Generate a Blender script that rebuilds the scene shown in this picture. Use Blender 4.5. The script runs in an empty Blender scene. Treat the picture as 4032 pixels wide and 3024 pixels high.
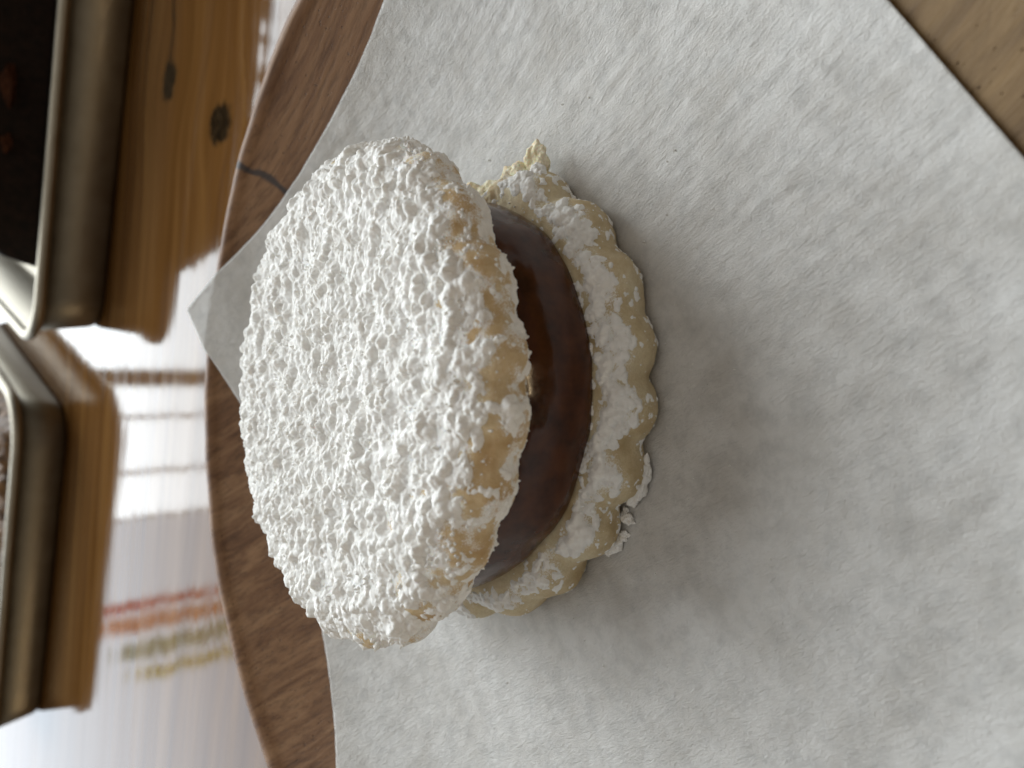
import bpy, math, random
import numpy as np
from mathutils import Matrix, Vector

# ------------------------------------------------------------------ camera, world, light
S = bpy.context.scene
C = S.collection
MM = 0.001
ZP = 10.0                      # height of the paper above the table, in mm
PITCH = math.radians(45.0)

cam_data = bpy.data.cameras.new('camera')
cam = bpy.data.objects.new('camera', cam_data)
C.objects.link(cam)
sp, cp = math.sin(PITCH), math.cos(PITCH)
cx, cy, cz = Vector((0, -sp, -cp)), Vector((1, 0, 0)), Vector((0, -cp, sp))   # phone held upright, picture stored on its side
m = Matrix.Identity(4)
for i, v in enumerate((cx, cy, cz)):
    for j in range(3):
        m[j][i] = v[j]
m.translation = Vector((0, 0, (ZP + 75) * MM))
cam.matrix_world = m
cam_data.sensor_width = 36
cam_data.lens = 26
cam_data.clip_start = 0.002
cam_data.clip_end = 20
cam_data.dof.use_dof = True
cam_data.dof.focus_distance = 0.094
cam_data.dof.aperture_fstop = 24
S.camera = cam

w = bpy.data.worlds.new('World')
S.world = w
w.use_nodes = True
w.node_tree.nodes['Background'].inputs[0].default_value = (1.0, 0.91, 0.79, 1)
w.node_tree.nodes['Background'].inputs[1].default_value = 0.10

def window_lamp(name, x0, x1, z0, z1, y, radiance, col):
    d = bpy.data.lights.new(name, 'AREA')
    d.shape = 'RECTANGLE'
    d.size, d.size_y = x1 - x0, z1 - z0
    d.color = col
    d.energy = radiance * math.pi * (x1 - x0) * (z1 - z0)
    o = bpy.data.objects.new(name, d)
    C.objects.link(o)
    o.location = ((x0 + x1) / 2, y, (z0 + z1) / 2)
    o.rotation_euler = (math.radians(-90), 0, 0)      # faces -y, towards the table
    return o
WY = 1.40
for wx0, wx1 in ((-0.235, -0.160), (-0.153, -0.062), (-0.055, -0.004)):          # narrow leaded panes
    window_lamp('window_pane', wx0, wx1, 0.16, 2.4, WY, 5.3, (0.88, 0.955, 1.0))
window_lamp('window_pane', 0.026, 0.60, 0.16, 2.4, WY, 5.3, (0.88, 0.955, 1.0))
window_lamp('window_pane', 0.63, 1.30, 0.16, 2.4, WY, 5.3, (0.88, 0.955, 1.0))
window_lamp('window_pane', -0.82, -0.24, 0.10, 1.6, WY, 2.2, (0.80, 0.90, 1.0))
d = bpy.data.lights.new('overhead_fill', 'AREA'); d.shape = 'RECTANGLE'; d.size = 2.6; d.size_y = 1.8; d.color = (1.0, 0.955, 0.895); d.energy = 0.50 * math.pi * 2.6 * 1.8  # soft fill lamp added overhead to lighten the cookie's shadow on the paper
o = bpy.data.objects.new('overhead_fill', d); C.objects.link(o); o.location = (0, -0.2, 1.9)
# warm lamps across the room behind the phone: the small glints on the caramel
for lx, ly, lz in ((0.0, -2.0, 0.22), (-2.0, -0.65, 0.24)):
    d = bpy.data.lights.new('room_lamp', 'AREA'); d.shape = 'RECTANGLE'; d.size = 0.26; d.size_y = 0.045; d.energy = 1.7; d.color = (1.0, 0.76, 0.46)
    o = bpy.data.objects.new('room_lamp', d); C.objects.link(o)
    o.location = (lx, ly, lz)
    o.rotation_euler = (Vector((0, 0.06, 0.02)) - o.location).to_track_quat('-Z', 'Y').to_euler()

S.view_settings.view_transform = 'Standard'
S.view_settings.look = 'None'
S.view_settings.exposure = 0.40
S.view_settings.gamma = 1.0
S.cycles.use_denoising = True
S.cycles.max_bounces = 8

# ------------------------------------------------------------------ helpers
rnd = random.Random(7)

def tag(o, label=None, cat=None, group=None, kind=None):
    if label: o['label'] = label
    if cat: o['category'] = cat
    if group: o['group'] = group
    if kind: o['kind'] = kind
    return o

def empty(name, loc, rot=(0, 0, 0)):
    o = bpy.data.objects.new(name, None)
    o.empty_display_size = 0.01
    C.objects.link(o)
    o.location = loc
    o.rotation_euler = rot
    return o

def mesh_obj(name, V, F, mat, parent=None, smooth=True):
    """V (n,3) in mm, F (m,4) or (m,3) int array or list of arrays"""
    V = np.asarray(V, dtype=np.float64) * MM
    Fs = F if isinstance(F, list) else [F]
    loops = np.concatenate([f.ravel() for f in Fs]).astype(np.int32)
    sizes = np.concatenate([np.full(len(f), f.shape[1], np.int32) for f in Fs])
    starts = np.concatenate([[0], np.cumsum(sizes)[:-1]]).astype(np.int32)
    me = bpy.data.meshes.new(name)
    me.vertices.add(len(V)); me.vertices.foreach_set('co', V.astype(np.float32).ravel())
    me.loops.add(len(loops)); me.loops.foreach_set('vertex_index', loops)
    me.polygons.add(len(sizes)); me.polygons.foreach_set('loop_start', starts); me.polygons.foreach_set('loop_total', sizes)
    me.polygons.foreach_set('use_smooth', np.full(len(sizes), smooth))
    me.update(); me.validate()
    me.materials.append(mat)
    o = bpy.data.objects.new(name, me)
    C.objects.link(o)
    if parent: o.parent = parent
    return o

def sstep(a, b, x):
    t = np.clip((x - a) / (b - a), 0, 1)
    return t * t * (3 - 2 * t)

def _hash(ix, iy, iz, seed):
    h = (ix.astype(np.int64) * 73856093) ^ (iy.astype(np.int64) * 19349663) ^ (iz.astype(np.int64) * 83492791) ^ (seed * 2654435761)
    h = h & 0xFFFFFFFF
    h = (h ^ (h >> 16)) * 0x45d9f3b & 0xFFFFFFFF
    h = (h ^ (h >> 16)) * 0x45d9f3b & 0xFFFFFFFF
    return h ^ (h >> 16)

def perlin(P, seed=0):
    I = np.floor(P).astype(np.int64); f = P - I
    u = f * f * f * (f * (f * 6 - 15) + 10)
    out = np.zeros(P.shape[:-1])
    for dx in (0, 1):
        for dy in (0, 1):
            for dz in (0, 1):
                h = _hash(I[..., 0] + dx, I[..., 1] + dy, I[..., 2] + dz, seed)
                gx = (h & 1023) / 511.5 - 1; gy = ((h >> 10) & 1023) / 511.5 - 1; gz = ((h >> 20) & 1023) / 511.5 - 1
                d = gx * (f[..., 0] - dx) + gy * (f[..., 1] - dy) + gz * (f[..., 2] - dz)
                wx = u[..., 0] if dx else 1 - u[..., 0]
                wy = u[..., 1] if dy else 1 - u[..., 1]
                wz = u[..., 2] if dz else 1 - u[..., 2]
                out += wx * wy * wz * d
    return out * 1.3

def fbm(P, octaves=3, seed=0):
    a, s, t = 0, 1.0, 0
    for k in range(octaves):
        a = a + s * perlin(P * 2.03 ** k + 17.3 * k, seed + k)
        t += s; s *= 0.5
    return a / t * 1.4

def worley(P, seed=0):
    I = np.floor(P).astype(np.int64); f = P - I
    best = np.full(P.shape[:-1], 9.0)
    for dx in (-1, 0, 1):
        for dy in (-1, 0, 1):
            for dz in (-1, 0, 1):
                h = _hash(I[..., 0] + dx, I[..., 1] + dy, I[..., 2] + dz, seed)
                px = dx + (h & 1023) / 1023 - f[..., 0]
                py = dy + ((h >> 10) & 1023) / 1023 - f[..., 1]
                pz = dz + ((h >> 20) & 1023) / 1023 - f[..., 2]
                best = np.minimum(best, px * px + py * py + pz * pz)
    return np.sqrt(best)

def grid_faces(nr, nt, wrap=True):
    i = np.arange(nr - 1)[:, None]; j = np.arange(nt if wrap else nt - 1)[None, :]
    jn = (j + 1) % nt
    return np.stack([i * nt + j, i * nt + jn, (i + 1) * nt + jn, (i + 1) * nt + j], -1).reshape(-1, 4)

def surf_normals(P):
    """P (nr, nt, 3), wraps in the second axis; rows run outwards from the top centre and down"""
    ds = np.gradient(P, axis=0)
    dt = np.roll(P, -1, 1) - np.roll(P, 1, 1)
    n = np.cross(ds, dt)
    n /= np.linalg.norm(n, axis=-1, keepdims=True) + 1e-12
    return n

def prune(V, F, keep_face):
    F = F[keep_face]
    used = np.zeros(len(V), bool); used[F.ravel()] = True
    idx = np.cumsum(used) - 1
    return V[used], idx[F]

# ------------------------------------------------------------------ materials
class NT:
    def __init__(self, name):
        self.m = bpy.data.materials.new(name); self.m.use_nodes = True
        self.t = self.m.node_tree; self.n = self.t.nodes; self.l = self.t.links
        self.b = self.n['Principled BSDF']; self.out = self.n['Material Output']
        self.co = self.n.new('ShaderNodeTexCoord').outputs['Object']
    def put(self, sock, v):
        if hasattr(v, 'links') or isinstance(v, bpy.types.NodeSocket): self.l.new(v, sock)
        else: sock.default_value = v
    def set(self, **kw):
        names = dict(base='Base Color', rough='Roughness', metal='Metallic', spec='Specular IOR Level', coat='Coat Weight', coat_rough='Coat Roughness', coat_ior='Coat IOR',
                     sss='Subsurface Weight', sss_radius='Subsurface Radius', sss_scale='Subsurface Scale', normal='Normal', coat_normal='Coat Normal', ior='IOR', sheen='Sheen Weight')
        for k, v in kw.items(): self.put(self.b.inputs[names[k]], v)
    def mapping(self, scale=(1, 1, 1), rot=(0, 0, 0), loc=(0, 0, 0), co=None):
        # rotate first, then scale, so grain can run in any direction
        r = self.n.new('ShaderNodeVectorRotate'); r.rotation_type = 'EULER_XYZ'
        self.l.new(co or self.co, r.inputs['Vector']); r.inputs['Rotation'].default_value = rot
        mp = self.n.new('ShaderNodeMapping'); self.l.new(r.outputs[0], mp.inputs[0])
        mp.inputs['Scale'].default_value = scale; mp.inputs['Location'].default_value = loc
        return mp.outputs[0]
    def noise(self, vec, scale=1.0, detail=3, rough=0.55, dist=0.0, out='Fac'):
        n = self.n.new('ShaderNodeTexNoise'); self.l.new(vec, n.inputs['Vector'])
        n.inputs['Scale'].default_value = scale; n.inputs['Detail'].default_value = detail
        n.inputs['Roughness'].default_value = rough; n.inputs['Distortion'].default_value = dist
        return n.outputs[out]
    def voronoi(self, vec, scale=1.0, feature='F1', rand=1.0):
        n = self.n.new('ShaderNodeTexVoronoi'); self.l.new(vec, n.inputs['Vector']); n.feature = feature
        n.inputs['Scale'].default_value = scale; n.inputs['Randomness'].default_value = rand
        return n.outputs['Distance']
    def ramp(self, fac, stops, interp='LINEAR'):
        r = self.n.new('ShaderNodeValToRGB'); self.l.new(fac, r.inputs[0]); r.color_ramp.interpolation = interp
        e = r.color_ramp.elements
        while len(e) < len(stops): e.new(0.5)
        for el, (p, c) in zip(e, stops):
            el.position = p; el.color = (c, c, c, 1) if isinstance(c, (int, float)) else (*c, 1)
        return r.outputs[0]
    def mix(self, f, a, b, blend='MIX'):
        x = self.n.new('ShaderNodeMix'); x.data_type = 'RGBA'; x.blend_type = blend
        self.put(x.inputs[0], f)
        for s, v in ((x.inputs[6], a), (x.inputs[7], b)):
            if isinstance(v, tuple): s.default_value = (*v, 1)
            else: self.l.new(v, s)
        return x.outputs[2]
    def math(self, op, a, b=0.0, c=None):
        x = self.n.new('ShaderNodeMath'); x.operation = op
        self.put(x.inputs[0], a); self.put(x.inputs[1], b)
        if c is not None: self.put(x.inputs[2], c)
        return x.outputs[0]
    def bump(self, h, dist, strength=1.0, normal=None):
        b = self.n.new('ShaderNodeBump'); self.l.new(h, b.inputs['Height'])
        b.inputs['Distance'].default_value = dist; b.inputs['Strength'].default_value = strength
        if normal is not None: self.l.new(normal, b.inputs['Normal'])
        return b.outputs[0]
    def sep(self, vec):
        s = self.n.new('ShaderNodeSeparateXYZ'); self.l.new(vec, s.inputs[0]); return s.outputs
    def attr(self, name):
        a = self.n.new('ShaderNodeAttribute'); a.attribute_name = name; return a.outputs['Fac']

def mat_sugar():
    t = NT('powdered_sugar')
    v = t.mapping((1000, 1000, 1000))
    n1 = t.noise(v, 4.0, 3, 0.6)
    n2 = t.noise(v, 0.5, 2)
    t.set(base=t.ramp(n2, [(0.3, (0.80, 0.775, 0.735)), (0.7, (0.85, 0.836, 0.80))]), rough=1.0, spec=0.10,
          sss=0.10, sss_radius=(1.0, 0.9, 0.75), sss_scale=0.0006,
          normal=t.bump(n1, 0.00012, 0.7))
    return t.m

def mat_dough(name, pale, gold, brown, dust=0.5):
    t = NT(name)
    v = t.mapping((1000, 1000, 1000))
    big = t.noise(v, 0.16, 3, 0.6)
    col = t.ramp(big, [(0.30, brown), (0.48, gold), (0.70, pale)])
    fine = t.noise(v, 2.2, 4, 0.7)
    col = t.mix(t.ramp(fine, [(0.35, 0.35), (0.65, 0.0)]), col, brown)
    # loose grains of sugar lying on the dough, thicker towards the heaped powder
    grain = t.noise(v, 5.0, 4, 0.8)
    d = t.attr('dust')
    g = t.ramp(t.math('ADD', grain, t.math('MULTIPLY', d, 0.42)), [(0.66, 0.0), (0.80, dust)])
    col = t.mix(g, col, (0.9, 0.88, 0.84))
    h = t.math('ADD', t.math('MULTIPLY', fine, 0.6), t.math('MULTIPLY', grain, 0.5))
    t.set(base=col, rough=0.62, spec=0.35, sss=0.22, sss_radius=(1.0, 0.6, 0.3), sss_scale=0.0015, normal=t.bump(h, 0.00026, 0.85))
    return t.m

def mat_caramel():
    t = NT('caramel')
    v = t.mapping((1000, 1000, 1000))
    n = t.noise(v, 0.35, 3, 0.6)
    fine = t.noise(v, 2.4, 3, 0.6)
    col = t.ramp(n, [(0.3, (0.030, 0.0080, 0.0018)), (0.7, (0.074, 0.021, 0.0045))])
    t.set(base=col, rough=t.ramp(fine, [(0.3, 0.10), (0.7, 0.24)]), spec=0.30, sss=0.25, sss_radius=(1.0, 0.35, 0.1), sss_scale=0.001,
          normal=t.bump(n, 0.0003, 0.10))
    return t.m

def mat_paper():
    t = NT('parchment_paper')
    v = t.mapping((1000, 1000, 1000))
    ang = math.radians(57)
    vs = t.mapping((1400, 420, 1000), rot=(0, 0, ang - math.pi / 2 + math.radians(0)))
    fibre = t.noise(vs, 1.6, 4, 0.65, 0.6)
    fine = t.noise(v, 4.5, 4, 0.75)
    cloud = t.noise(v, 0.10, 4, 0.62)
    mot = t.noise(v, 0.42, 5, 0.75)
    col = t.ramp(cloud, [(0.30, (0.60, 0.57, 0.525)), (0.52, (0.73, 0.707, 0.67)), (0.75, (0.80, 0.785, 0.755))])
    col = t.mix(t.ramp(mot, [(0.30, 0.55), (0.56, 0.0)]), col, (0.46, 0.45, 0.43))
    h = t.math('ADD', t.math('MULTIPLY', fibre, 1.1), t.math('MULTIPLY', fine, 0.8))
    t.set(base=col, rough=0.62, spec=0.35, normal=t.bump(h, 0.00028, 0.9))
    tr = t.n.new('ShaderNodeBsdfTranslucent'); tr.inputs[0].default_value = (0.75, 0.72, 0.66, 1)
    mx = t.n.new('ShaderNodeMixShader'); mx.inputs[0].default_value = 0.14
    t.l.new(t.b.outputs[0], mx.inputs[1]); t.l.new(tr.outputs[0], mx.inputs[2]); t.l.new(mx.outputs[0], t.out.inputs[0])
    return t.m

def mat_plate():
    t = NT('dark_plate_wood')
    rot = (0, 0, math.radians(58))
    v = t.mapping((1000, 1000, 1000))
    g = t.mapping((1000, 90, 400), rot=(0, 0, math.radians(-38)))
    grain = t.noise(g, 0.30, 5, 0.65, 0.8)
    streak = t.noise(g, 1.4, 3, 0.7)
    col = t.ramp(grain, [(0.28, (0.095, 0.042, 0.019)), (0.48, (0.190, 0.098, 0.047)), (0.72, (0.28, 0.160, 0.082))])
    col = t.mix(t.ramp(streak, [(0.36, 0.40), (0.52, 0.0)]), col, (0.045, 0.022, 0.012))
    # the near side is a more golden board
    po = t.sep(t.co)
    gold = t.ramp(t.math('ADD', t.math('MULTIPLY', po[1], -14.0), t.math('MULTIPLY', grain, 0.4)), [(0.2, 0.0), (0.7, 0.85)])
    col = t.mix(gold, col, t.ramp(grain, [(0.3, (0.075, 0.043, 0.016)), (0.7, (0.19, 0.122, 0.052))]))
    # dark burn line across the wall
    pr = t.sep(t.mapping((1000, 1000, 1000), rot=(0, 0, math.radians(-56))))
    wl = t.math('MULTIPLY', t.math('SUBTRACT', t.noise(v, 0.12, 2), 0.5), 5.0)
    ln = t.ramp(t.math('ABSOLUTE', t.math('ADD', pr[1], wl)), [(0.35, 1.0), (1.0, 0.0)])
    ln = t.math('MULTIPLY', ln, t.math('GREATER_THAN', pr[0], 40.0))
    col = t.mix(t.math('MULTIPLY', ln, 0.85), col, (0.03, 0.03, 0.032))
    # open pores
    pv = t.voronoi(t.mapping((1000, 520, 1000), rot=(0, 0, math.radians(-38))), 1.7)
    pn = t.noise(v, 0.9, 2)
    pore = t.math('MULTIPLY', t.ramp(pv, [(0.10, 1.0), (0.24, 0.0)]), t.ramp(pn, [(0.50, 0.0), (0.60, 0.8)]))
    col = t.mix(pore, col, (0.022, 0.012, 0.008))
    h = t.math('SUBTRACT', t.math('MULTIPLY', streak, 0.7), pore)
    t.set(base=col, rough=0.5, spec=0.16, normal=t.bump(h, 0.0002, 0.6))
    return t.m

def mat_table():
    t = NT('varnished_pine')
    GA = math.radians(12)
    v = t.mapping((1, 1, 1), rot=(0, 0, GA))                 # x along the grain now
    # warp the grain round two knots
    knots = [((92, 232), (7.0, 6.0)), ((70, 196), (6.5, 8.0))]
    xyz = t.sep(v)
    kfac = None; push = None
    for (kx, ky), (ra, rb) in knots:
        c, s = math.cos(GA), math.sin(GA)
        qx, qy = (kx * c - ky * s) * MM, (kx * s + ky * c) * MM
        dx = t.math('SUBTRACT', xyz[0], qx); dy = t.math('SUBTRACT', xyz[1], qy)
        wob = t.noise(v, 260.0, 2)
        d = t.math('SQRT', t.math('ADD', t.math('POWER', t.math('DIVIDE', dx, ra * MM), 2.0), t.math('POWER', t.math('DIVIDE', dy, rb * MM), 2.0)))
        d = t.math('ADD', d, t.math('MULTIPLY', t.math('SUBTRACT', wob, 0.5), 0.7))
        k = t.math('SUBTRACT', 1.0, t.math('SMOOTH_MIN', d, 1.0, 0.0))
        kf = t.ramp(d, [(0.70, 1.0), (1.0, 0.0)])
        ps = t.math('MULTIPLY', t.math('MULTIPLY', dy, 1.0), t.math('POWER', 2.718, t.math('MULTIPLY', t.math('MULTIPLY', d, d), -0.12)))
        kfac = kf if kfac is None else t.math('MAXIMUM', kfac, kf)
        push = ps if push is None else t.math('ADD', push, ps)
    cmb = t.n.new('ShaderNodeCombineXYZ')
    t.l.new(xyz[0], cmb.inputs[0]); t.l.new(t.math('SUBTRACT', xyz[1], t.math('MULTIPLY', push, 0.75)), cmb.inputs[1])
    wv = cmb.outputs[0]
    def sc(vec, s):
        mp = t.n.new('ShaderNodeMapping'); t.l.new(vec, mp.inputs[0]); mp.inputs['Scale'].default_value = s; return mp.outputs[0]
    rings = t.noise(sc(wv, (5, 150, 1)), 1.0, 4, 0.6, 0.4)
    fine = t.noise(sc(wv, (16, 900, 1)), 1.0, 3, 0.6)
    col = t.ramp(rings, [(0.28, (0.095, 0.040, 0.010)), (0.5, (0.145, 0.066, 0.018)), (0.7, (0.195, 0.098, 0.030))])
    col = t.mix(t.ramp(fine, [(0.35, 0.4), (0.6, 0.0)]), col, (0.070, 0.028, 0.007))
    kc = t.noise(v, 420.0, 3)
    col = t.mix(kfac, col, t.ramp(kc, [(0.35, (0.010, 0.006, 0.003)), (0.6, (0.03, 0.018, 0.008)), (0.75, (0.08, 0.05, 0.02))]))
    # drying crack running from the first knot along the grain
    c, s = math.cos(GA), math.sin(GA)
    qx, qy = (92 * c - 232 * s) * MM, (92 * s + 232 * c) * MM
    wig = t.math('MULTIPLY', t.math('SUBTRACT', t.noise(sc(v, (60, 60, 1)), 1.0, 2), 0.5), 0.007)
    cd = t.math('ABSOLUTE', t.math('SUBTRACT', t.math('SUBTRACT', xyz[1], qy + 0.001), wig))
    crack = t.math('MULTIPLY', t.ramp(t.math('MULTIPLY', cd, 1000.0), [(0.45, 1.0), (0.95, 0.0)]), t.ramp(t.math('SUBTRACT', xyz[0], qx), [(0.002, 0.0), (0.006, 1.0)]))
    col = t.mix(crack, col, (0.02, 0.010, 0.004))
    # the varnish follows the grain in long low ridges
    wave = t.noise(sc(v, (7, 90, 1)), 1.0, 2, 0.5)
    wave2 = t.noise(sc(v, (26, 420, 1)), 1.0, 3, 0.6)
    spk = t.noise(v, 700.0, 3, 0.7)
    h = t.math('ADD', t.math('MULTIPLY', wave, 1.0), t.math('ADD', t.math('MULTIPLY', wave2, 0.11), t.math('MULTIPLY', spk, 0.010)))
    nb = t.bump(h, 0.00011, 1.0)
    t.set(base=col, rough=0.6, spec=0.0, coat=1.0, coat_rough=t.ramp(wave2, [(0.35, 0.035), (0.65, 0.12)]), coat_ior=1.295, coat_normal=nb)
    return t.m

def mat_alu():
    t = NT('aluminium')
    v = t.mapping((1000, 1000, 1000))
    n = t.noise(v, 0.12, 4, 0.6)
    t.set(base=t.ramp(n, [(0.3, (0.30, 0.265, 0.205)), (0.7, (0.37, 0.335, 0.27))]), metal=1.0, rough=t.ramp(n, [(0.3, 0.44), (0.7, 0.54)]))
    return t.m

def mat_simple(name, a, b, scale, rough, bump=0.0003, spec=0.4, sss=0.0):
    t = NT(name)
    v = t.mapping((1000, 1000, 1000))
    n = t.noise(v, scale, 4, 0.65)
    t.set(base=t.ramp(n, [(0.35, a), (0.65, b)]), rough=rough, spec=spec, sss=sss, sss_scale=0.001, normal=t.bump(t.noise(v, scale * 3, 3, 0.7), bump, 0.7))
    return t.m

SUGAR = mat_sugar()
DOUGH = mat_dough('cookie_dough', (0.75, 0.63, 0.43), (0.66, 0.50, 0.29), (0.48, 0.30, 0.13), 0.9)
DOUGH_LOW = mat_dough('cookie_dough_base', (0.76, 0.67, 0.47), (0.67, 0.55, 0.35), (0.48, 0.35, 0.18), 0.9)
CRUMB = mat_simple('crumbled_dough', (0.76, 0.67, 0.43), (0.88, 0.83, 0.66), 0.8, 0.8, 0.0003, 0.25, 0.2)
CARAMEL = mat_caramel()
PAPER = mat_paper()
PLATE = mat_plate()
TABLE = mat_table()
ALU = mat_alu()
BROWNIE = mat_simple('dark_brownie', (0.006, 0.004, 0.003), (0.018, 0.009, 0.006), 0.4, 0.6, 0.0006, 0.15)
FLAKE = mat_simple('red_brown_flake', (0.028, 0.010, 0.005), (0.060, 0.022, 0.010), 0.5, 0.9, 0.0003, 0.1)
GRANOLA = mat_simple('granola', (0.05, 0.022, 0.008), (0.26, 0.14, 0.055), 0.22, 0.55, 0.0008)

# ------------------------------------------------------------------ table
def build_table():
    V = np.array([[-900, -500, 0], [1200, -500, 0], [1200, 800, 0], [-900, 800, 0], [-900, -500, -25], [1200, -500, -25], [1200, 800, -25], [-900, 800, -25]], float)
    F = np.array([[0, 1, 2, 3], [7, 6, 5, 4], [0, 4, 5, 1], [1, 5, 6, 2], [2, 6, 7, 3], [3, 7, 4, 0]])
    o = mesh_obj('table_top', V, F, TABLE, smooth=False)
    tag(o, 'glossy varnished pine table top with knots and long grain', 'table', kind='structure')
build_table()

# ------------------------------------------------------------------ plate
PX, PY, PR = -6.0, 62.5, 81.0
RIM = 15.0
def plate_inner(r):
    """height of the plate's inside over its flat floor"""
    t = np.clip((r - 47.0) / (PR - 47.0), 0, None)
    return RIM * t ** 1.7

def build_plate():
    root = empty('wooden_plate', (PX * MM, PY * MM, 0))
    tag(root, 'round dark brown wooden plate with raised rim under the paper', 'plate')
    nt = 256
    prof = [(0.01, ZP - 0.6)] + [(r, ZP - 0.6) for r in (15, 30, 42)]
    for r in np.linspace(47, PR - 0.6, 26): prof.append((r, ZP - 0.6 + float(plate_inner(np.array(r)))))
    top = ZP - 0.6 + RIM
    prof += [(PR - 0.1, top + 0.35), (PR + 0.7, top + 0.6), (PR + 1.6, top + 0.55), (PR + 2.2, top + 0.1), (PR + 2.4, top - 0.8)]
    for r in np.linspace(PR + 1.5, 52, 14):
        u = (PR + 1.5 - r) / (PR + 1.5 - 52)
        prof.append((r, (top - 2.2) * (1 - u) ** 1.25 + 0.0))
    prof += [(40, 0.15), (0.01, 0.15)]
    prof = np.array(prof)
    th = np.arange(nt) / nt * 2 * math.pi
    r = prof[:, 0][:, None] * np.ones(nt)
    z = prof[:, 1][:, None] * np.ones(nt)
    wgt = sstep(50, PR, r)
    q = np.stack([np.cos(th) * 2.2, np.sin(th) * 2.2, th * 0 + 3.3], -1)
    wob = perlin(q, 3); wob2 = perlin(q + 9, 5); wob3 = perlin(q * 5, 6)
    r = r + wgt * (1.2 * wob + 0.25 * wob3)
    z = z + sstep(2, top, z) * wgt * (0.8 * wob2 + 0.25 * wob3)
    V = np.stack([r * np.cos(th), r * np.sin(th), z], -1).reshape(-1, 3)
    F = grid_faces(len(prof), nt)[:, ::1]
    o = mesh_obj('plate_body', V, F, PLATE, root)
build_plate()

# ------------------------------------------------------------------ parchment paper
def build_paper():
    Cc, Dd, Bb = np.array([14.5, 146.5]), np.array([89.0, 57.0]), np.array([-119.0, 78.0])
    Ee = np.array([-43.0, -25.0])
    n = 420
    s = np.linspace(0, 1, n)[:, None]; t = np.linspace(0, 1, n)[None, :]
    XY = ((1 - s) * (1 - t))[..., None] * Cc + (s * (1 - t))[..., None] * Dd + ((1 - s) * t)[..., None] * Bb + (s * t)[..., None] * Ee
    x, y = XY[..., 0], XY[..., 1]
    r = np.hypot(x - PX, y - PY)
    # follows the floor of the plate, climbs its wall, then hangs free past the rim
    z = plate_inner(np.minimum(r, PR)) + np.clip(r - PR, 0, None) * 0.35
    z = z + 0.35 * sstep(58, 84, r)
    # bulges where the sheet cannot lie flat
    ang = np.arctan2(y - PY, x - PX)
    z += 0.8 * sstep(56, 80, r) * sstep(60, 90, y) * (0.5 + 0.5 * np.sin(ang * 9 + 1.1))
    P = np.stack([x, y, x * 0], -1)
    # long low creases running with the paper's grain
    ga = math.radians(-57)
    a = x * math.cos(ga) + y * math.sin(ga); b = -x * math.sin(ga) + y * math.cos(ga)
    Q = np.stack([a * 0.07, b * 0.26, a * 0], -1)
    under = sstep(30, 40, np.hypot(x, y - 83.0))
    upper = 0.35 + 0.65 * sstep(-30, 40, x + 0.3 * (60 - y))
    cre = 0.15 * upper * fbm(Q, 3, 11) + 0.14 * upper * fbm(np.stack([a * 0.16, b * 0.75, a * 0], -1), 2, 21)
    cre += 0.08 * fbm(P * 0.11, 2, 31) + 0.06 * fbm(P * 0.8, 3, 33)
    z = z + under * (cre + 0.12)
    V = np.stack([x, y, z + ZP], -1).reshape(-1, 3)
    i = np.arange(n - 1)[:, None]; j = np.arange(n - 1)[None, :]
    F = np.stack([i * n + j, (i + 1) * n + j, (i + 1) * n + j + 1, i * n + j + 1], -1).reshape(-1, 4)[:, ::-1]
    o = mesh_obj('parchment_paper', V, F, PAPER)
    sm = o.modifiers.new('thickness', 'SOLIDIFY'); sm.thickness = 0.00009; sm.offset = -1
    tag(o, 'crinkled white parchment sheet lying under the sandwich cookie', 'paper')
build_paper()

# ------------------------------------------------------------------ sandwich cookie
CXm, CYm = -0.5, 83.0
def cookie_profile(R, T, e, step):
    """points from the centre of the top, out over the rounded shoulder, down and under"""
    pts = [(0.05, T)]
    pts.append((R - e, T))
    zm = 0.40 * T
    for a in np.linspace(0, math.pi / 2, 40)[1:]:
        pts.append((R - e + e * math.sin(a) ** 0.9, zm + (T - zm) * math.cos(a) ** 0.9))
    eb = 2.2
    for a in np.linspace(0, math.pi / 2, 20)[1:]:
        pts.append((R - eb + eb * math.cos(a), zm * (1 - math.sin(a))))
    pts.append((R * 0.55, 0.0)); pts.append((0.05, 0.0))
    pts = np.array(pts)
    d = np.concatenate([[0], np.cumsum(np.hypot(*np.diff(pts, axis=0).T))])
    n = int(d[-1] / step)
    q = np.linspace(0, d[-1], n)
    return np.stack([np.interp(q, d, pts[:, 0]), np.interp(q, d, pts[:, 1])], -1)

def scallop(th, N, amp, seed, phase=0.0):
    ph = th * N / 2 + phase + 0.9 * perlin(np.stack([np.cos(th) * 1.6, np.sin(th) * 1.6, th * 0 + seed], -1), seed)
    lobe = np.sqrt(np.cos(ph) ** 2 + 0.035) / math.sqrt(1.035)
    aa = amp * (1 + 0.9 * perlin(np.stack([np.cos(th) * 4, np.sin(th) * 4, th * 0 + 7.7], -1), seed + 1))
    low = 0.9 * perlin(np.stack([np.cos(th) * 1.3, np.sin(th) * 1.3, th * 0 + 2.2], -1), seed + 2)
    return -aa * (1 - lobe) + low

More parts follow.
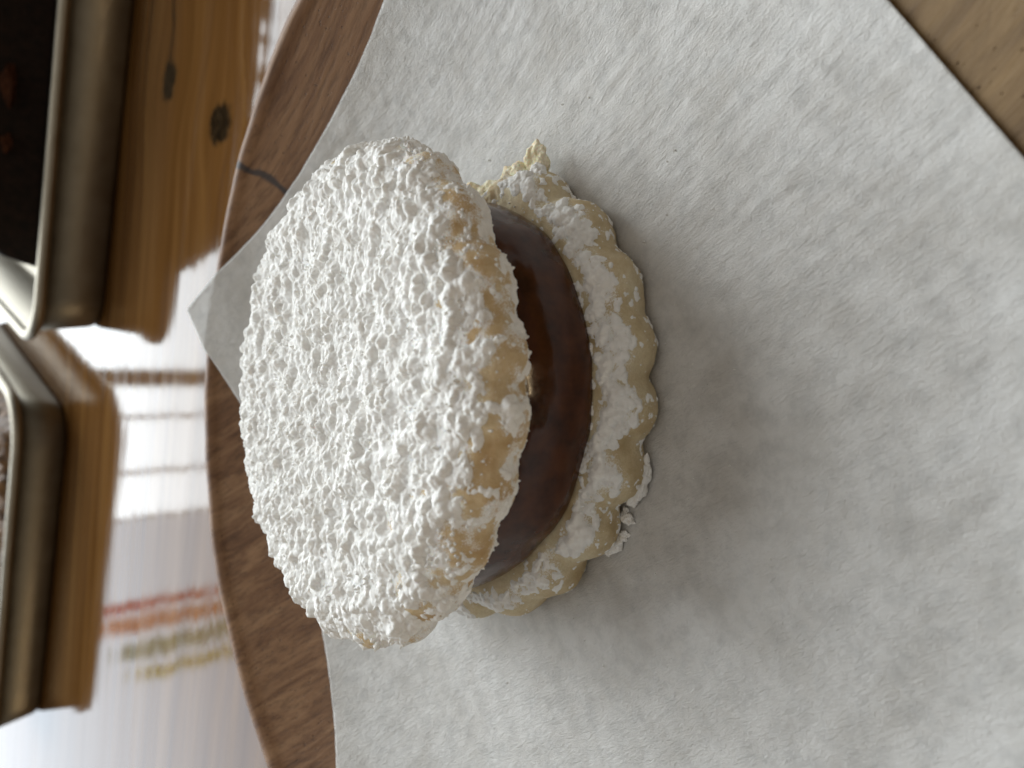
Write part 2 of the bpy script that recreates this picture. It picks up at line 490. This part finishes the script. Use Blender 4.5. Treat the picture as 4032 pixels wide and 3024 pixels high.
def cookie_surface(R, T, e, step, nt, N, amp, seed, phase, broken=None):
    prof = cookie_profile(R, T, e, step)
    th = np.arange(nt) / nt * 2 * math.pi
    rho, z = prof[:, 0][:, None], prof[:, 1][:, None]
    Sc = scallop(th, N, amp, seed, phase)[None, :]
    wgt = sstep(0.80, 0.99, rho / R)
    r = rho + wgt * Sc
    if broken is not None:
        r = r - sstep(0.55, 1.0, rho / R) * broken(th)[None, :]
    P = np.stack([r * np.cos(th), r * np.sin(th), z * np.ones_like(r)], -1)
    # uneven baked surface
    lum = fbm(P / 9.0 + 3.1, 3, seed + 5)
    edge = sstep(0.8, 0.97, rho / R)
    P[..., 2] += sstep(0.2 * T, T, z) * (0.45 * lum - 0.25 * edge)
    nrm = surf_normals(P)
    P = P + nrm * (0.20 * fbm(P / 1.5, 3, seed + 9))[..., None]
    return P, nrm, th, rho * np.ones_like(r)

def dome(F1, r):
    q = np.clip(1 - (F1 / r) ** 2, 0, 1)
    return q * (1.5 - 0.5 * q)
def set_dust(o, d):
    a = o.data.attributes.new('dust', 'FLOAT', 'POINT')
    a.data.foreach_set('value', np.clip(d, 0, 1).astype(np.float32).ravel())
def lumps(P, seed):
    """clumped powder: round heaps carrying smaller heaps, running together into short ridges"""
    W = P + 0.45 * np.stack([perlin(P / 1.9, seed + 1), perlin(P / 1.9 + 50, seed + 2), perlin(P / 1.9 + 90, seed + 3)], -1)
    W2 = P + 0.18 * np.stack([perlin(P / 0.6, seed + 6), perlin(P / 0.6 + 50, seed + 7), perlin(P / 0.6 + 90, seed + 8)], -1)
    W = W * np.array([0.78, 1.1, 1.0])
    a = dome(worley(W / 2.5, seed), 0.85)
    a2 = dome(worley(W / 1.40 + 3, seed + 9), 0.80)
    b = dome(worley(W2 / 0.70 + 7, seed + 4), 0.80)
    c = perlin(P / 0.36 + 5, seed + 5)
    return 0.34 * a + 0.50 * a2 + 0.20 * b * (0.5 + 0.5 * a2) + 0.025 * c - 0.12
def grains(P, seed):
    """single small clumps that cling to the bare dough"""
    return dome(worley(P / 0.95, seed), 0.42) + 0.8 * dome(worley(P / 0.55 + 9, seed + 1), 0.38)

cookie = empty('sandwich_cookie', (CXm * MM, CYm * MM, ZP * MM))
tag(cookie, 'scalloped sandwich cookie with caramel filling and powdered sugar on white paper', 'cookie')

BR, BT = 32.9, 8.0
TR, TT = 32.3, 7.8
def broken_edge(th):
    a = (th + math.pi) % (2 * math.pi) - math.pi
    deg = np.degrees(a)
    q = np.stack([np.cos(th) * 14, np.sin(th) * 14, th * 0 + 4.4], -1)
    return sstep(-24, -17, deg) * (1 - sstep(30, 44, deg)) * (5.0 + 1.5 * perlin(q, 41) + 0.8 * perlin(q * 3, 42))

# lower half
def cover_low(P, nz, rho, deg):
    patch = fbm(P / 3.4 + 5, 3, 81)
    left = 1 - sstep(-150, -118, deg)                                            # barer towards the left end
    cov = -0.90 + 1.10 * sstep(0.20, 0.95, nz) + 0.80 * patch
    cov -= 1.0 * (1 - sstep(28.6, 30.2, rho + 0.8 * perlin(P / 2.0, 83)))        # a clean greasy band beside the filling
    return cov - 0.35 * left - 1.2 * sstep(-20, -12, deg) * (1 - sstep(34, 48, deg))
P, N_, th, rho = cookie_surface(BR, BT, 4.6, 0.30, 620, 23, 1.6, 60, 0.4, broken_edge)
deg = np.degrees((th + math.pi) % (2 * math.pi) - math.pi)[None, :] * np.ones_like(rho)
dust = 0.78 + 0.9 * cover_low(P, N_[..., 2], rho, deg)
brk = sstep(-30, -20, deg) * (1 - sstep(34, 48, deg)) * sstep(0.66, 0.86, rho / BR)
P = P + N_ * (brk * (0.9 * (0.6 - worley(P / 1.3, 70)) + 0.5 * (0.6 - worley(P / 0.6, 71))))[..., None]
P[..., 2] = np.maximum(P[..., 2], 0.0)
low = mesh_obj('bottom_cookie', P.reshape(-1, 3), grid_faces(*P.shape[:2]), DOUGH_LOW, cookie)
set_dust(low, dust)
low.location = (0.3 * MM, -1.3 * MM, 0)

P, N_, th, rho = cookie_surface(BR, BT, 4.6, 0.125, 1640, 23, 1.6, 60, 0.4, broken_edge)
a0 = int(np.argmax(rho[:, 0] > 26.0))
a1 = int(np.argmax((rho[:, 0] > BR - 4) & (P[:, 0, 2] < 0.35)))                  # stop before the underside
P, N_, rho = P[a0:a1], N_[a0:a1], rho[a0:a1]
deg = np.degrees((th + math.pi) % (2 * math.pi) - math.pi)[None, :] * np.ones_like(rho)
cov = cover_low(P, N_[..., 2], rho, deg)
t_ = 0.42 * cov + 1.0 * lumps(P, 85) - 0.36 + 0.16 * fbm(P / 0.9, 2, 84) + 0.08 * perlin(P / 0.32, 86)
t_ = np.maximum(t_, -0.42 + 0.52 * grains(P, 87) + 0.45 * np.clip(cov + 0.25, -0.6, 0.4))
t_ = np.clip(t_, -0.4, 1.1)
V = (P + N_ * t_[..., None]).reshape(-1, 3)
F = grid_faces(*P.shape[:2])
tv = t_.reshape(-1)
V, F = prune(V, F, (tv[F] > -0.12).any(1))
mesh_obj('sugar_coating', V, F, SUGAR, low)

# caramel filling
TILT, ROLL = math.radians(-4.2), math.radians(1.0)
ZU = 16.9                                    # underside of the upper half at its centre
def build_filling():
    nt, ns = 420, 40
    th = np.arange(nt) / nt * 2 * math.pi
    s = np.linspace(0, 1, ns)[:, None]
    q = np.stack([np.cos(th) * 1.7, np.sin(th) * 1.7, th * 0 + 1.2], -1)
    Rf = 28.5 + 0.9 * perlin(q, 91) + 0.22 * perlin(q * 4, 92)
    dg = np.degrees((th + math.pi) % (2 * math.pi) - math.pi)
    Rf = Rf - 3.4 * np.exp(-((dg + 10) / 27.0) ** 2) - 0.8 * np.exp(-((np.abs(dg) - 175) / 25.0) ** 2)
    prof = -0.5 * np.exp(-s * 14) + 0.75 * np.sin(np.pi * np.clip(s, 0, 1)) - 2.6 * s ** 1.7
    r = Rf[None, :] + prof
    x, y = r * np.cos(th), r * np.sin(th)
    zt = ZU + 0.9 + math.tan(TILT) * y - math.tan(ROLL) * x
    zb = BT - 0.6
    z = zb + (zt - zb) * s
    P = np.stack([x, y, z], -1)
    P[..., :2] *= (1 + (0.0040 * fbm(P / np.array([6.0, 6.0, 3.0]), 3, 95)))[..., None]
    rows = [P]
    top = P[-1:].copy(); 
    for f in (0.7, 0.3, 0.02):
        t2 = top.copy(); t2[..., :2] *= f
        t2[..., 2] = ZU + 0.9 + math.tan(TILT) * t2[..., 1] - math.tan(ROLL) * t2[..., 0]
        rows.append(t2)
    P = np.concatenate(rows, 0)
    return mesh_obj('caramel_filling', P.reshape(-1, 3), grid_faces(*P.shape[:2])[:, ::-1], CARAMEL, cookie)
fil = build_filling()
fil.location = (0.2 * MM, -0.8 * MM, 0)

# upper half
def cover_top(P, nz, rho, deg):
    patch = fbm(P / 4.0 + 9, 3, 181)
    pits = sstep(0.24, 0.52, fbm(P / 2.4 + 31, 3, 183))
    front = np.exp(-((deg + 88) / 85.0) ** 2)                                    # the shaken-off side facing the viewer
    shoulder = 1 - sstep(0.62, 0.975, nz)
    fade = sstep(0.52, 0.98, rho / TR) * np.exp(-((deg + 105) / 78.0) ** 2)      # the powder thins out long before the edge
    cov = 0.70 - 0.75 * pits - 0.72 * shoulder * (0.35 + 0.65 * front) - 0.66 * fade + (0.25 + 0.55 * shoulder + 0.4 * fade) * patch + (0.5 * shoulder + 0.3 * fade) * fbm(P / 1.7 + 3, 2, 182)
    cov += 0.35 * np.exp(-((P[..., 2] - 1.6) / 1.3) ** 2) * sstep(29, 31, rho)   # a ragged white fringe along the lower lip
    return cov, shoulder
P, N_, th, rho = cookie_surface(TR, TT, 8.5, 0.30, 640, 24, 1.15, 160, 0.9)
deg = np.degrees((th + math.pi) % (2 * math.pi) - math.pi)[None, :] * np.ones_like(rho)
upper = mesh_obj('top_cookie', P.reshape(-1, 3), grid_faces(*P.shape[:2]), DOUGH, cookie)
set_dust(upper, 0.84 + 0.9 * cover_top(P, N_[..., 2], rho, deg)[0])
upper.location = (-0.4 * MM, 1.0 * MM, ZU * MM)
upper.rotation_euler = (TILT, ROLL, 0)

P, N_, th, rho = cookie_surface(TR, TT, 8.5, 0.125, 1640, 24, 1.15, 160, 0.9)
a1 = int(np.argmax((rho[:, 0] > TR - 4) & (P[:, 0, 2] < 0.4)))
P, N_, rho = P[:a1], N_[:a1], rho[:a1]
deg = np.degrees((th + math.pi) % (2 * math.pi) - math.pi)[None, :] * np.ones_like(rho)
cov, shoulder = cover_top(P, N_[..., 2], rho, deg)
L = lumps(P, 185)
amp = (1.42 - 0.50 * shoulder) * np.clip(0.85 + 0.9 * fbm(P / 4.0, 2, 187), 0.35, 1.4)
t_ = 0.38 * cov + amp * L - 0.38 + 0.16 * shoulder * fbm(P / 0.9, 2, 184) + 0.05 * perlin(P / 0.32, 188) + 0.42 * fbm(P / 3.6, 3, 189)
t_ = np.maximum(t_, -0.38 + 0.55 * grains(P, 190) + 0.40 * np.clip(cov + 0.35, -0.5, 0.4))
t_ = np.clip(t_, -0.4, 2.0) * (1 - 0.35 * (1 - sstep(-0.2, 0.35, N_[..., 2])))
V = (P + N_ * t_[..., None]).reshape(-1, 3)
F = grid_faces(*P.shape[:2])
tv = t_.reshape(-1)
V, F = prune(V, F, (tv[F] > -0.12).any(1))
mesh_obj('sugar_coating', V, F, SUGAR, upper)

# ------------------------------------------------------------------ broken chip, clumps and crumbs
def ico(sub):
    import bmesh
    bm = bmesh.new(); bmesh.ops.create_icosphere(bm, subdivisions=sub, radius=1.0)
    V = np.array([v.co[:] for v in bm.verts]); F = np.array([[v.index for v in f.verts] for f in bm.faces]); bm.free()
    return V, F
def lump(name, size, mat, parent, loc, rotz, seed, sub=5, rough=0.15, cell=1.5, flat=True):
    """irregular broken piece: its relief is set in mm so every piece has the same crumb size"""
    V, F = ico(sub)
    sz = np.array(size)
    W = V * sz
    d = 1 + 0.45 * fbm(V * 1.1 + seed * 3.7, 2, seed)
    W = W * d[:, None]
    n = V / sz; n /= np.linalg.norm(n, axis=1, keepdims=True)
    W = W + n * (rough * (2.2 * dome(worley(W / cell + seed, seed), 0.8) - 1.1 + 1.0 * dome(worley(W / (cell * 0.45) + seed, seed + 1), 0.8) - 0.5 + 0.6 * perlin(W / 0.3, seed + 2)))[:, None] * min(1.0, sz.min())
    V = W
    c, s = math.cos(rotz), math.sin(rotz)
    V = np.stack([V[:, 0] * c - V[:, 1] * s, V[:, 0] * s + V[:, 1] * c, V[:, 2]], -1)
    if flat: V[:, 2] = np.maximum(V[:, 2], -size[2] * 0.55) + size[2] * 0.55
    o = mesh_obj(name, V, F, mat, parent)
    o.location = Vector(loc) * MM
    return o
lump('broken_chip', (4.0, 2.2, 2.0), CRUMB, low, (26.2, -12.6, 3.2), math.radians(35), 301, 6)
lump('broken_chip', (3.0, 1.5, 1.3), CRUMB, low, (28.8, -14.6, 2.6), math.radians(5), 302, 6)
lump('broken_chip', (2.4, 3.4, 1.6), CRUMB, low, (25.3, -8.0, 4.6), math.radians(20), 303, 6)
lump('broken_chip', (2.0, 2.6, 1.3), CRUMB, low, (26.3, -4.0, 4.0), math.radians(-10), 306, 6)
lump('broken_chip', (1.6, 1.2, 1.1), SUGAR, low, (27.0, -16.2, 4.2), math.radians(-10), 307, 5)
lump('sugar_clump', (3.3, 1.0, 1.1), SUGAR, low, (-11.6, -29.6, 0.4), math.radians(-18), 304, 6)
lump('sugar_clump', (1.6, 0.9, 0.9), SUGAR, low, (-19.8, -25.4, 0.3), math.radians(-35), 305, 5)

def crumb(size, mat, x, y, rz, seed, label):
    o = lump('crumb', size, mat, None, (x, y, ZP + 0.10), rz, seed, 5, 0.35, 0.7)
    tag(o, label, 'crumb', 'loose crumbs on the paper')
crumb((1.4, 0.9, 0.6), CRUMB, 29.2, 72.5, 0.4, 401, 'pale crumb lying just off the broken end of the cookie')
crumb((1.1, 0.65, 0.6), SUGAR, -16.5, 54.4, 0.6, 402, 'white sugar crumb beside the lower cookie, the larger of two')
crumb((0.9, 0.6, 0.5), SUGAR, -18.8, 55.2, 1.4, 403, 'small white sugar crumb lying left of the larger sugar crumb')

def build_dust():
    tet = np.array([[0, 0, 0.9], [0.8, 0, -0.3], [-0.4, 0.7, -0.3], [-0.4, -0.7, -0.3]]); tf = np.array([[0, 1, 2], [0, 2, 3], [0, 3, 1], [1, 3, 2]])
    Vs, Fs = [], []
    for k in range(380):
        a = math.radians(rnd.gauss(-100, 55)); d = 32.5 + abs(rnd.gauss(0, 6.5)); sz = 0.05 + 0.22 * rnd.random() ** 5
        x, y = CXm + d * math.cos(a), CYm - 1.3 + d * math.sin(a)
        if math.hypot(x - PX, y - PY) > 46: continue
        Vs.append(tet * sz + np.array([x, y, ZP + 0.12 + sz * 0.3])); Fs.append(tf + 4 * (len(Vs) - 1))
    o = mesh_obj('sugar_dust', np.concatenate(Vs), np.concatenate(Fs), SUGAR, smooth=False)
    tag(o, 'fine scatter of powdered sugar on the paper round the cookie', 'sugar', kind='stuff')
build_dust()

# ------------------------------------------------------------------ baking trays and what is in them
def rrect(w, d, r, k=10):
    """rounded rectangle outline, front-left corner region first, counter-clockwise; centred"""
    pts = []
    for (sx, sy, a0) in ((1, 1, 0), (-1, 1, 90), (-1, -1, 180), (1, -1, 270)):
        for a in np.linspace(a0, a0 + 90, k):
            pts.append((sx * (w / 2 - r) + r * math.cos(math.radians(a)), sy * (d / 2 - r) + r * math.sin(math.radians(a))))
    # straight sides need no extra points
    return np.array(pts)
def build_tray(corner, rotdeg, w, d, side, H, r0, label):
    """corner: floor position of the front corner (mm); side +1 = front-left corner, -1 = front-right corner"""
    a = math.radians(rotdeg)
    c, s = math.cos(a), math.sin(a)
    lx, ly = side * w / 2, d / 2
    ox, oy = corner[0] + lx * c - ly * s, corner[1] + lx * s + ly * c
    root = empty('baking_tray', (ox * MM, oy * MM, 0), (0, 0, a))
    tag(root, label, 'tray', 'baking trays')
    fl = 3.2                                    # flare of the wall
    def loop(off, z, k=14): 
        p = rrect(w + 2 * off, d + 2 * off, max(r0 + off, 2.0), k); return np.c_[p, np.full(len(p), z)]
    def stack(name, rows, capfirst=False, caplast=False):
        n = len(rows[0]); V = np.concatenate(rows); F = [grid_faces(len(rows), n)]
        if capfirst: F.append(np.arange(n)[None, :][:, ::-1])
        if caplast: F.append(((len(rows) - 1) * n + np.arange(n))[None, :])
        return mesh_obj(name, V, F, ALU, root)
    # pan: inside floor, inside wall up to the rim, outer wall, underside
    rows = [loop(-2.6, 1.1), loop(-1.2, 1.5), loop(-0.5, 2.6), loop(fl - 1.0, H - 1.2), loop(fl - 0.3, H - 1.2), loop(0.3, 2.2), loop(-0.4, 0.8), loop(-1.8, 0.1)]
    stack('pan', rows, True, True)
    rows = []
    for t in np.linspace(0, 2 * math.pi, 15):
        rows.append(loop(fl + 0.9 + 1.9 * math.cos(t), H - 0.8 + 1.9 * math.sin(t)))
    stack('rolled_rim', rows)
    return root, (ox, oy, a)

def slab(name, w, d, h, r, mat, root_tf, off, seed, amp, label, cat, n=150, grow=None, cell=8.0):
    """a baked slab: rounded edges, lumpy top"""
    ox, oy, a = root_tf
    gx = np.linspace(-1, 1, n)[:, None] * np.ones(n); gy = np.linspace(-1, 1, n)[None, :] * np.ones((n, 1))
    x, y = gx * w / 2, gy * d / 2
    e = np.minimum(w / 2 - np.abs(x), d / 2 - np.abs(y))
    hh = h * (1 - (1 - np.clip(e / r, 0, 1)) ** 2.4)
    if grow is not None: hh = hh * grow(x, y)
    P = np.stack([x, y, x * 0], -1)
    z = hh + sstep(0, r, e) * amp * (0.9 * (0.6 - worley(P / cell, seed)) + 0.6 * fbm(P / (cell * 0.4), 3, seed + 2))
    V = np.stack([x, y, z], -1).reshape(-1, 3)
    i = np.arange(n - 1)[:, None]; j = np.arange(n - 1)[None, :]
    F = np.stack([i * n + j, (i + 1) * n + j, (i + 1) * n + j + 1, i * n + j + 1], -1).reshape(-1, 4)
    o = mesh_obj(name, V, F, mat)
    c, s = math.cos(a), math.sin(a)
    o.location = ((ox + off[0] * c - off[1] * s) * MM, (oy + off[0] * s + off[1] * c) * MM, 1.2 * MM)
    o.rotation_euler = (0, 0, a)
    tag(o, label, cat)
    return o

_, tfR = build_tray((18.0, 296.0), -18, 270, 190, +1, 22.0, 13.0, 'larger metal baking tray near the plate, holding the dark brownie slab')
b = slab('brownie_slab', 246, 178, 50, 7, BROWNIE, tfR, (6.0, 0.5), 501, 5.0, 'very dark chocolate brownie slab with a reddish flake in the near baking tray', 'brownie',
         grow=lambda x, y: 0.55 + 0.45 * sstep(-123, -95, x))
lump('flake', (6.5, 4.0, 2.4), FLAKE, b, (-62, -86, 29), 0.3, 511, 4)
lump('flake', (3.5, 3.0, 2.0), FLAKE, b, (-80, -86, 29), 1.3, 512, 4)

_, tfL = build_tray((-12.0, 337.0), -19, 150, 150, -1, 19.0, 15.0, 'smaller metal baking tray behind the other, holding a brown granola slab')
slab('granola_slab', 138, 138, 17, 8, GRANOLA, tfL, (0, 0), 521, 6.0, 'lumpy brown granola slab in the farther small baking tray', 'granola slab', cell=7.0)

# ------------------------------------------------------------------ paper garlands in the window, seen mirrored in the varnish
def garland(x, z0, cols, col, name_label, seed):
    t = NT('coloured_tissue')
    tr = t.n.new('ShaderNodeBsdfTranslucent'); tr.inputs[0].default_value = (*col, 1)
    mx = t.n.new('ShaderNodeMixShader'); mx.inputs[0].default_value = 0.85
    t.set(base=(*col, 1), rough=0.8)
    t.l.new(t.b.outputs[0], mx.inputs[1]); t.l.new(tr.outputs[0], mx.inputs[2]); t.l.new(mx.outputs[0], t.out.inputs[0])
    root = empty('paper_garland', (x, WY - 0.05, z0)); tag(root, name_label, 'garland', 'garlands hanging in the window')
    for k in range(10):
        lump('paper_flower', (cols, cols * 0.5, cols * 0.9), t.m, root, (rnd.uniform(-3, 3), 0, k * cols * 2.1), rnd.uniform(-0.4, 0.4), seed + k, 3, 0.5, 9.0, flat=False)
garland(-0.380, 0.28, 11, (0.85, 0.36, 0.36), 'red paper garland mirrored in the varnished table', 601)
garland(-0.412, 0.315, 15, (0.92, 0.52, 0.28), 'orange paper garland mirrored in the varnished table', 631)
garland(-0.455, 0.345, 18, (0.58, 0.66, 0.44), 'green paper garland mirrored in the varnished table', 661)
garland(-0.500, 0.37, 12, (0.88, 0.80, 0.30), 'yellow paper garland mirrored in the varnished table', 691)
